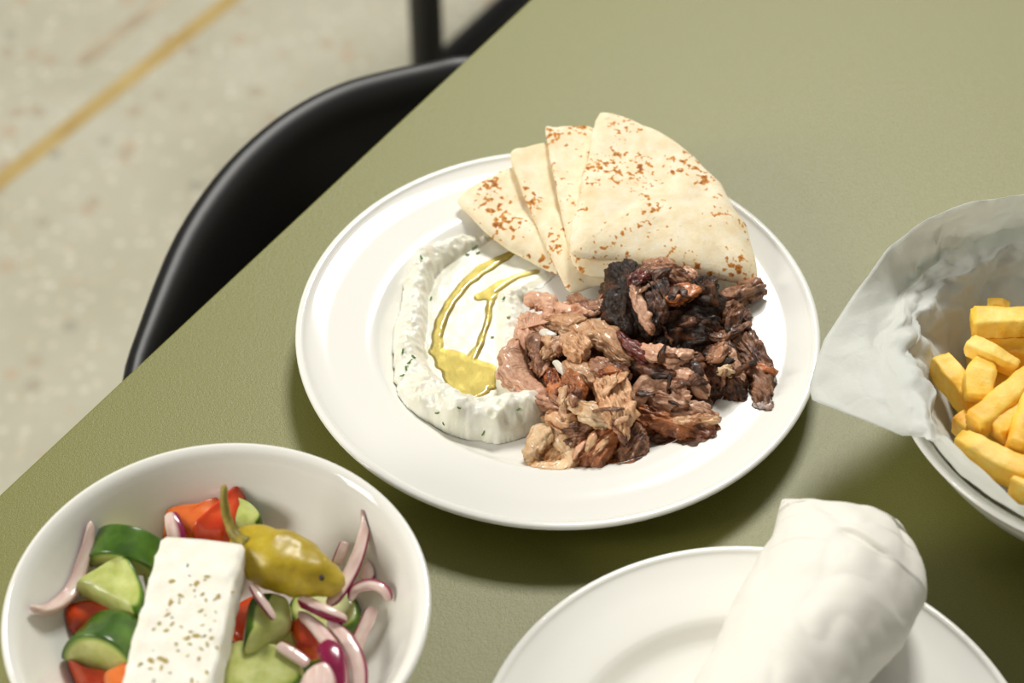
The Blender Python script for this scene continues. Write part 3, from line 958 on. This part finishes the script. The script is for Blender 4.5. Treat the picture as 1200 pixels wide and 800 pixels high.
# ------------------------------------------------------------------ parchment liner and fries
# edge of the sheet, by direction round the bowl: (angle, outermost point)
EDGE = [W(1200, 228, .100), W(1130, 237, .100), W(1085, 258, .096), W(1040, 290, .084), W(1000, 345, .072), (W(966, 398, .063)), W(948, 452, .056), W(952, 470, .055), W(1000, 488, .058), W(1040, 503, .061), W(1072, 517, .0630),
        W(1086, 519, .0680), W(1107, 511, .074), W(1135, 538, .075), W(1165, 567, .075), W(1194, 594, .074)]
EA = [(math.atan2(p.y - PF.y, p.x - PF.x) % (2 * math.pi), p) for p in EDGE]
for a_ in (300, 330, 0, 30, 60, 85):
    EA.append((R(a_), PF + Vector((math.cos(R(a_)) * .112, math.sin(R(a_)) * .112, .085))))
EA.sort(key=lambda q: q[0])


def edge_at(th):
    th %= 2 * math.pi
    for k in range(len(EA)):
        a0, p0 = EA[k]; a1, p1 = EA[(k + 1) % len(EA)]
        if k == len(EA) - 1: a1 += 2 * math.pi
        x = th if th >= EA[0][0] else th + 2 * math.pi
        if a0 <= x <= a1: return p0.lerp(p1, (x - a0) / max(1e-6, a1 - a0))
    return EA[0][1]


nth, ns = 280, 84
V, F = [PF + Vector((0, 0, .0105))], []
for i in range(nth):
    th = 2 * math.pi * i / nth
    e = edge_at(th)
    dr = Vector((math.cos(th), math.sin(th), 0))
    er = math.hypot(e.x - PF.x, e.y - PF.y)
    over = er > .118 * 1.0
    path = [PF + dr * .03 + Vector((0, 0, .0105)), PF + dr * .055 + Vector((0, 0, .0125)), PF + dr * .078 + Vector((0, 0, .026)), PF + dr * .092 + Vector((0, 0, .042)), PF + dr * .101 + Vector((0, 0, .055))]
    if over: path += [PF + dr * .107 + Vector((0, 0, .0655)), PF + dr * .114 + Vector((0, 0, .0668)), PF + dr * .1185 + Vector((0, 0, .0655)) if er < .13 else PF + dr * .120 + Vector((0, 0, .0645)), e]
    else:
        path += [PF + dr * .1068 + Vector((0, 0, .0625)), PF + dr * .1122 + Vector((0, 0, .0668))]
        path += [path[-1].lerp(e, .5) + dr * .001, e]
    for j, q in enumerate(catmull(path, ns)):
        V.append(q)
for i in range(nth):
    i2 = (i + 1) % nth
    F.append((0, 1 + i * ns, 1 + i2 * ns))
    for j in range(ns - 1):
        F.append((1 + i * ns + j, 1 + i * ns + j + 1, 1 + i2 * ns + j + 1, 1 + i2 * ns + j))
N = normals_of(V, F)
for i in range(1, len(V)):
    v = V[i]
    j = (i - 1) % ns
    rr = math.hypot(v.x - PF.x, v.y - PF.y)
    wgt = max(0, min(1, (j / ns - .25) * 4))
    wing = max(0, min(1, (rr - .116) / .01))
    an_ = math.degrees(math.atan2(v.y - PF.y, v.x - PF.x)) % 360
    front = max(0, min(1, (an_ - 200) / 8)) * max(0, min(1, (300 - an_) / 15))
    A = .014 * wgt * (1 - .8 * wing) * (1 - .85 * front)
    d = A * (rnoise(v * 27 + Vector((5, 1, 2))) - .22) + A * .5 * (rnoise(v * 62) - .22) + A * .22 * (rnoise(v * 130) - .2)
    nv = N[i] if N[i].z > 0 else -N[i]
    inward = Vector((PF.x - v.x, PF.y - v.y, 0)).normalized()
    if wing < .5: nv = (inward * .75 + Vector((0, 0, .6))).normalized()
    q = v + nv * (d + .0006 * wgt)
    h = q.z - TZ
    if rr < .118 and h < .0640:             # stay inside the china
        rm = bowl_r(max(h, .0101), FS) - .0012 if h < .0605 else 9
        d2 = Vector((q.x - PF.x, q.y - PF.y, 0))
        if d2.length > rm: d2 *= rm / d2.length
        q.x, q.y = PF.x + d2.x, PF.y + d2.y
        q.z = TZ + max(h, .0100)
    if rr >= .1 and .0605 <= h < .0640 and rr < .119: q.z = TZ + .0640
    V[i] = q
liner = link_mesh('parchment_liner', V, F, M['parchment'])
md = liner.modifiers.new('thick', 'SOLIDIFY'); md.thickness = .00025; md.offset = 0
tag(liner, 'crumpled white parchment sheet lining the bowl of fries', 'paper')

GF = 'fries in the parchment-lined bowl'


def fry(pts, w, label, th=None, sq=5, end=.1, roll=0, seed=0):
    MS[0] += 1
    tt = th if th else (max(w) if isinstance(w, list) else w) * .00042
    o = strand('french_fry', pts, w, tt, M['fries'], n=34, m=36, sq=6, end=.05, amp=.0011, freq=90, rag=.07, roll=roll, seed=MS[0], clamp=in_liner, tip=.86)
    return tag(o, label, 'fries', GF)


BUR = 'fry buried low in the heap of fries'
for pts, w in (([(1120, 470, .030), (1220, 440, .030)], 30), ([(1150, 530, .028), (1200, 440, .030)], 30), ([(1180, 560, .030), (1260, 480, .030)], 30), ([(1140, 410, .034), (1240, 470, .032)], 30),
               ([(1120, 445, .034), (1190, 540, .034)], 28), ([(1210, 400, .036), (1250, 520, .036)], 30), ([(1220, 560, .040), (1290, 540, .040)], 30), ([(1150, 500, .040), (1230, 520, .040)], 28)):
    fry(pts, w, BUR)
fry([(1142, 408, .048), (1190, 412, .050), (1245, 418, .050)], 30, 'thick fry lying just beneath the straight top fry')
fry([(1138, 378, .060), (1180, 377, .062), (1240, 378, .062)], 31, 'straight thick fry lying across the top at the back')
fry([(1158, 357, .050), (1170, 357, .051), (1182, 361, .050)], 14, 'tip of a fry peeping out behind the straight top fry')
fry([(1135, 404, .062), (1150, 411, .063), (1168, 420, .063), (1190, 432, .060)], [20, 23, 20, 12], 'short broken fry with a pointed end')
fry([(1101, 424, .052), (1118, 446, .051), (1136, 472, .046), (1142, 490, .042)], [30, 30, 28, 26], 'pale-topped fry leaning against the crumpled parchment')
fry([(1155, 428, .058), (1148, 446, .058), (1146, 470, .054)], [28, 34, 34], 'stubby upright fry in the middle of the heap')
fry([(1140, 500, .058), (1160, 485, .060), (1190, 460, .062), (1215, 436, .060)], [30, 32, 30, 28], 'blunt-ended fry slanting up to the right across the heap')
fry([(1122, 492, .046), (1136, 502, .047), (1154, 514, .046)], [20, 26, 22], 'small dark golden bit by the parchment edge')
fry([(1166, 508, .058), (1185, 492, .060), (1215, 468, .060)], [24, 26, 24], 'fry just in front of the blunt-ended slanting fry')
fry([(1190, 528, .061), (1200, 500, .063), (1210, 470, .062)], [26, 30, 28], 'fry standing almost upright at the bowl middle')
fry([(1124, 518, .053), (1150, 533, .055), (1180, 548, .057), (1225, 562, .057)], [24, 34, 34, 32], 'long fry along the front parchment fold')
fry([(1180, 575, .060), (1200, 582, .061), (1230, 588, .060)], [28, 32, 30], 'round-ended pale fry at the very front of the bowl')

# ------------------------------------------------------------------ paper-wrapped roll
RG = [((700, 1000), (900, 1000), .044, .030, 2.0), ((760, 900), (950, 905), .046, .034, 2.0), ((818, 795), (1013, 800), .046, .035, 2.0), ((856, 716), (1060, 752), .046, .035, 2.0), ((884, 668), (1080, 706), .047, .034, 2.1),
      ((900, 636), (1079, 672), .048, .030, 2.2), ((908, 610), (1063, 636), .050, .021, 2.6), ((912, 597), (1040, 617), .052, .011, 3.0), ((915, 586), (1018, 597), .053, .003, 4.0)]
mm, nn = 132, 230
def poly_pts(P, n, e):
    sm = catmull(P, n)
    out = []
    for i in range(n):
        t_ = i / (n - 1) * (len(P) - 1); k = min(int(t_), len(P) - 2)
        out.append(sm[i].lerp(P[k].lerp(P[k + 1], t_ - k), e))
    return out


KL = poly_pts([W(*q[0], q[2]) for q in RG], nn, .8); KR = poly_pts([W(*q[1], q[2]) for q in RG], nn, .8)
V, F = [], []
for i in range(nn):
    t_ = i / (nn - 1) * (len(RG) - 1); k = min(int(t_), len(RG) - 2); fr_ = t_ - k
    hh = RG[k][3] + (RG[k + 1][3] - RG[k][3]) * fr_; sq = RG[k][4]
    c = (KL[i] + KR[i]) / 2; S = (KR[i] - KL[i]) / 2
    for j in range(mm):
        a_ = 2 * math.pi * j / mm
        ca, sa = math.cos(a_), math.sin(a_)
        ca = math.copysign(abs(ca) ** (2 / sq), ca); sa = math.copysign(abs(sa) ** (2 / sq), sa)
        V.append(c + S * ca + Vector((0, 0, sa * hh)))
for i in range(nn - 1):
    for j in range(mm):
        F.append((i * mm + j, i * mm + (j + 1) % mm, (i + 1) * mm + (j + 1) % mm, (i + 1) * mm + j))
F.append(tuple(range(mm))); F.append(tuple(range((nn - 1) * mm, nn * mm))[::-1])
N = normals_of(V, F)
for i, v in enumerate(V):
    k = i // mm / nn
    A = .0040 + .0045 * max(0, (k - .55)) / .45
    q = v + N[i] * (A * (.25 - rnoise(Vector((v.x * 28, v.y * 16, v.z * 28)) + Vector((3, 9, 1)))) + A * .4 * (.2 - rnoise(v * 60)))
    zz = plate_z(q, .918, PC) + .0004
    if q.z < zz: q.z = zz
    V[i] = q
fa, fb_ = W(984, 616, .078), W(1046, 668, .066)          # the tucked fold near the end
fd = Vector((fb_.x - fa.x, fb_.y - fa.y, 0)); fl_ = fd.length; fd.normalize(); fn = Vector((-fd.y, fd.x, 0))
for i, v in enumerate(V):
    if v.z < TZ + .05: continue
    q = Vector((v.x - fa.x, v.y - fa.y, 0)); t_ = q.dot(fd) / fl_; sd = q.dot(fn)
    win = max(0, min(1, t_ / .18)) * max(0, min(1, (1.05 - t_) / .25))
    V[i] = v + Vector((0, 0, win * (.0016 * math.exp(-abs(sd) / .014) * max(0, math.tanh(sd / .0012)) - .0024 * math.exp(-abs(sd) / .007) * max(0, math.tanh(-sd / .0012)))))
wr = link_mesh('wrapped_roll', V, F, M['wrap_paper'])
tag(wr, 'thick roll wrapped in plain white paper with a folded end', 'food wrap')

# ------------------------------------------------------------------ Greek salad
GS = {'c': 'cucumber pieces in the salad bowl', 't': 'tomato pieces in the salad bowl', 'o': 'red onion slices in the salad bowl'}


def cuke(pts, th, label, skin=None, p=14, sharp=False, hc=0, skt=.80):
    MS[0] += 1
    return tag(pillow('cucumber_piece', pts, th, M['cucumber'], p=p, n=60, K=12, amp=.0003, skin=skin, clamp=in_bowl, sharp=sharp, seed=MS[0], hc=hc, skt=skt), label, 'cucumber', GS['c'])


def sector(label, px, py, h, r, length, axis, mid, half, bevel=.0012):
    """cucumber piece: a sector of a cylinder; axis points out of the near cut face, mid is where the skin faces"""
    A = Vector(axis).normalized(); Mi = Vector(mid); Mi = (Mi - A * Mi.dot(A)).normalized(); B = A.cross(Mi)
    c = W(px, py, h)
    na, nr, nl = 28, 7, 9
    V, F, SK = [], [], []
    prof = []                                # radius fraction, length fraction round the closed profile
    for k in range(nr): prof.append((k / (nr - 1) * .96, 1.0))
    prof.append((.99, .985))
    for k in range(nl): prof.append((1.0, .94 - .88 * k / (nl - 1)))
    prof.append((.99, .015))
    for k in range(nr): prof.append((.96 * (1 - k / (nr - 1)), 0.0))
    m = len(prof)
    for i in range(na + 1):
        a = -half + 2 * half * i / na
        dr = Mi * math.cos(a) + B * math.sin(a)
        for rf, lf in prof:
            V.append(c + dr * (rf * r) - A * ((1 - lf) * length))
            SK.append(max(0, min(1, (rf - .86) / .13)))
    for i in range(na):
        for j in range(m - 1):
            F.append((i * m + j, (i + 1) * m + j, (i + 1) * m + j + 1, i * m + j + 1))
    F.append(tuple(range(m))); F.append(tuple(range(na * m, na * m + m))[::-1])
    V = [in_bowl(v) for v in V]
    o = link_mesh('cucumber_piece', V, F, M['cucumber'], skin=SK)
    return tag(o, label, 'cucumber', GS['c'])


def tom(pts, th, label, mat='tomato', p=5, sharp=True, hc=0):
    MS[0] += 1
    return tag(pillow('tomato_piece', pts, th, M[mat], p=p, n=60, K=10, amp=.0006, freq=80, clamp=in_bowl, sharp=sharp, seed=MS[0], hc=hc), label, 'tomato', GS['t'])


def onion(pts, w, label, th=.0024, side=1, curl=.12, roll=0, all_=0.0, cut=.72):
    MS[0] += 1

    def ed(ca, sa, t): return max(all_, max(0, min(1, (side * ca - cut + .12) / .14)))
    return tag(strand('onion_slice', pts, w, th, M['onion'], n=34, m=36, sq=3, amp=.0002, curl=curl, roll=roll, clamp=in_bowl, seed=MS[0], edge=ed, end=.12), label, 'onion', GS['o'])


# hidden layer at the bottom of the bowl
for i, (x, y, h, c_) in enumerate(((130, 730, .014, 'c'), (220, 680, .014, 't'), (300, 730, .015, 't'), (350, 760, .014, 'c'), (180, 790, .014, 't'), (260, 800, .015, 'c'), (380, 720, .018, 'c'))):
    if c_ == 'c':
        cuke([(x - 40, y - 10, h), (x - 10, y - 32, h), (x + 35, y - 18, h), (x + 42, y + 16, h), (x, y + 32, h), (x - 36, y + 18, h)], .012, 'cucumber slice buried at the bottom of the salad', skin=(0, 5.9))
    else:
        tom([(x - 40, y - 8, h), (x, y - 30, h), (x + 42, y - 8, h), (x + 30, y + 26, h), (x - 25, y + 26, h)], .014, 'tomato piece buried at the bottom of the salad')

tom([(62, 730, .026), (68, 716, .028), (96, 708, .030), (128, 708, .031), (145, 722, .030), (120, 745, .024), (80, 752, .022)], .016, 'orange-red tomato wedge behind the thick cucumber end', mat='tomato', sharp=False, p=3)
tom([(78, 778, .026), (100, 790, .028), (130, 792, .030), (135, 815, .028), (100, 822, .022)], .016, 'red tomato piece below the thick cucumber end')
tom([(122, 792, .034), (150, 776, .037), (165, 800, .036), (150, 830, .032), (120, 820, .030)], .012, 'pale orange tomato piece pressed against the feta', mat='tomato_orange')
tom([(190, 636, .028), (191, 606, .032), (208, 600, .034), (236, 598, .035), (262, 588, .034), (266, 620, .030), (240, 648, .026)], .020, 'large orange tomato wedge behind the feta', mat='tomato_orange', p=4)
tom([(226, 618, .038), (250, 596, .040), (281, 570, .041), (290, 586, .037), (284, 625, .030), (262, 650, .027), (228, 645, .029)], .016, 'red tomato wedge with a raised tip beside the pepper stem', p=5)
tom([(340, 735, .031), (352, 726, .034), (378, 748, .035), (374, 768, .032), (350, 770, .029)], .014, 'bright red tomato piece among the onion slices')

sector('cucumber half-moon with dark skin up, beside the curved onion strip', 146, 672, .034, .0195, .016, (-.15, -.62, -.10), (.05, .35, 1), R(84))
cuke([(90, 688, .039), (116, 670, .043), (143, 655, .047), (158, 668, .047), (170, 700, .044), (164, 722, .040), (136, 713, .039), (106, 700, .038)], .011, 'pale cucumber wedge laid flat with its skin edge against the feta', skin=(2.2, 5.2), p=16)
sector('thick cucumber end with a seeded cut face beside the feta', 116, 786, .031, .0200, .022, (-.30, -.80, .28), (.05, .2, 1), R(88))
cuke([(168, 680, .032), (178, 664, .034), (192, 660, .034), (196, 690, .032), (180, 702, .030)], .012, 'small cucumber piece tucked under the feta edge', skin=(0, 2.5))
cuke([(268, 594, .036), (280, 589, .038), (296, 597, .038), (308, 612, .036), (296, 626, .032), (274, 622, .032)], .012, 'cucumber piece showing behind the pickled pepper', skin=(1.1, 3.6))
cuke([(286, 765, .034), (288, 730, .038), (294, 706, .041), (315, 698, .043), (338, 706, .041), (341, 735, .037), (322, 748, .036), (302, 764, .034)], .016, 'shiny cucumber piece right of the feta with a thin onion strip on it', skin=(0, 3.2), p=4, skt=.42)
cuke([(268, 765, .026), (300, 757, .030), (335, 766, .031), (356, 788, .029), (345, 815, .026), (270, 830, .026)], .014, 'broad cucumber slice low beside the feta', skin=(3.5, 5.2))

bw_ = bpy.data.objects['salad_bowl']
bvb = BVHTree.FromPolygons([bw_.location + v.co for v in bw_.data.vertices], [p.vertices[:] for p in bw_.data.polygons])
hp = []
for x, y in ((102, 609), (100, 630), (92, 658), (80, 690), (62, 709), (44, 717), (28, 713)):
    q = drop(x, y, bvb)
    hp.append(tuple(q + (Vector((PB.x, PB.y, q.z + .05)) - q).normalized() * .0032))
MS[0] += 1
tag(strand('onion_slice', hp, [x * .00042 for x in (9, 15, 17, 18, 17, 13, 6)], .004, M['onion'], n=40, m=36, sq=3, amp=.0002, px=False, clamp=in_bowl, seed=MS[0], end=.12,
           edge=lambda ca, sa, t: .9 * max(0, min(1, (ca - .7) / .18))), 'long curved onion strip lying alone on the bowl wall', 'onion', GS['o'])
onion([(200, 600, .041), (203, 612, .041), (207, 628, .039), (208, 640, .036)], [16, 20, 22, 20], 'onion slice with a purple edge against the orange tomato', side=-1, cut=.35)
onion([(404, 634, .038), (400, 646, .036), (394, 662, .032)], [12, 14, 14], 'short onion slice peeping out behind the pepper tip', side=1, cut=.7)
onion([(440, 656, .036), (436, 668, .035), (430, 682, .032)], [22, 26, 22], 'pale onion end with a red rim against the bowl wall', side=-1, cut=.45)
onion([(410, 704, .038), (416, 690, .042), (434, 684, .044), (450, 690, .044), (458, 704, .040)], [10, 14, 16, 14, 10], 'arched onion slice with purple rim near the bowl wall', side=-1, cut=.35)
onion([(437, 710, .036), (430, 728, .034), (420, 750, .031), (412, 770, .028)], [16, 18, 18, 16], 'blunt onion slice below the arched one', side=1, cut=.75)
onion([(428, 593, .054), (428, 618, .048), (418, 654, .044), (402, 686, .042), (384, 710, .040)], [9, 14, 17, 18, 16], 'long onion slice standing up beside the pepper tip', side=-1, cut=.8)
onion([(325, 755, .038), (342, 764, .038), (362, 778, .037)], [14, 17, 15], 'short onion slice resting on the broad cucumber slice', side=-1)
onion([(350, 716, .041), (378, 742, .043), (396, 772, .043), (402, 812, .040)], [12, 19, 20, 18], 'long onion slice curving down from below the pepper', side=-1, cut=.8)
onion([(384, 726, .042), (408, 750, .043), (420, 780, .042), (422, 815, .038)], [12, 18, 20, 18], 'outer onion slice curving beside the long one', side=-1, cut=.7)
onion([(376, 756, .047), (388, 764, .049), (392, 785, .048), (396, 812, .045)], [22, 30, 26, 20], 'deep purple onion piece among the curved slices', all_=1.0, th=.006)
MS[0] += 1
tag(pillow('onion_slice', [(350, 812, .046), (356, 792, .049), (368, 780, .051), (382, 776, .052), (392, 788, .051), (396, 806, .049), (392, 826, .046), (360, 834, .044)], .005, M['onion'], p=6, n=50, K=9, amp=.0003,
           skin=(2.2, 5.2), clamp=in_bowl, hc=.002, seed=MS[0]), 'pale cupped onion slice in front of the purple piece', 'onion', GS['o'])
onion([(350, 703, .044), (368, 710, .046), (390, 720, .046), (406, 728, .043)], [11, 15, 15, 10], 'white onion slice with purple underside just below the pepper', side=1, th=.006, cut=.7)

# feta
fe = strand('feta_slab', [(241, 648, .056), (222, 720, .056), (203, 800, .056), (186, 868, .056)], [100, 103, 106, 108], .022, M['feta'], n=40, m=64, sq=11, end=.015, amp=.0011, freq=150, tip=.93)
tag(fe, 'white feta slab dusted with oregano on top of the salad', 'cheese')
bv3 = BVHTree.FromPolygons([fe.location + v.co for v in fe.data.vertices], [p.vertices[:] for p in fe.data.polygons])
rnd = random.Random(11)


def flecks(name, count, mat, s0, s1):
    V, F = [], []
    for k in range(count):
        t = rnd.random(); s = rnd.uniform(-.46, .46)
        p = W(241 - 55 * t * 1.0 + s * 100, 652 + 215 * t + s * 16, .07)
        hit = bv3.ray_cast(p, Vector((0, 0, -1)))
        if not hit[0] or hit[1].z < .5: continue
        c = hit[0]; an = rnd.uniform(0, 6.28); l = rnd.uniform(s0, s1); w = l * rnd.uniform(.35, .8)
        b = len(V)
        ax_, bx_ = Vector((math.cos(an), math.sin(an), 0)), Vector((-math.sin(an), math.cos(an), 0))
        for q in range(6):
            aa = q * math.pi / 3
            V.append(c + ax_ * math.cos(aa) * l * rnd.uniform(.7, 1.2) + bx_ * math.sin(aa) * w * rnd.uniform(.7, 1.2) + Vector((0, 0, .0001)))
        V.append(c + Vector((0, 0, .0005)))
        for q in range(6): F.append((b + q, b + (q + 1) % 6, b + 6))
    o = link_mesh(name, V, F, mat, fe)
    o['kind'] = 'stuff'


flecks('oregano', 90, M['oregano'], .0007, .0022)
flecks('ground_pepper', 16, M['pepper_speck'], .0006, .0012)

onion([(294, 684, .052), (304, 700, .052), (314, 714, .050), (322, 726, .048)], [9, 11, 11, 8], 'thin onion strip lying over the shiny cucumber piece', side=1, th=.003)
# pickled pepper
pp = empty('pickled_pepper', W(335, 665, .03))
tag(pp, 'yellow-green pickled pepper with its stem leaning on the feta', 'pepper')
body = strand('pepper_body', [(276, 634, .050), (294, 642, .052), (318, 654, .053), (346, 664, .052), (376, 676, .050), (404, 684, .047)], [34, 62, 74, 68, 52, 30], [.014, .024, .028, .026, .020, .012], M['pepper'], pp, n=50, m=36, sq=2.2, end=.14,
              amp=.0016, freq=70, fib=.0006, ffreq=160, seed=3)
strand('stem', [(263, 568, .080), (263, 590, .072), (268, 612, .064), (278, 630, .060), (292, 642, .060)], [9, 10, 11, 15, 24], [.004, .0045, .005, .007, .012], M['pepper_stem'], pp, n=26, m=14, end=.06, amp=.0005, tip=.5)
c_ = W(377, 677, .0605)
pillow('pepper_speck', [(374, 674, .0605), (379, 674, .0605), (380, 679, .0600), (375, 680, .0600)], .0014, M['pepper_speck'], pp, n=16, K=3, amp=0)
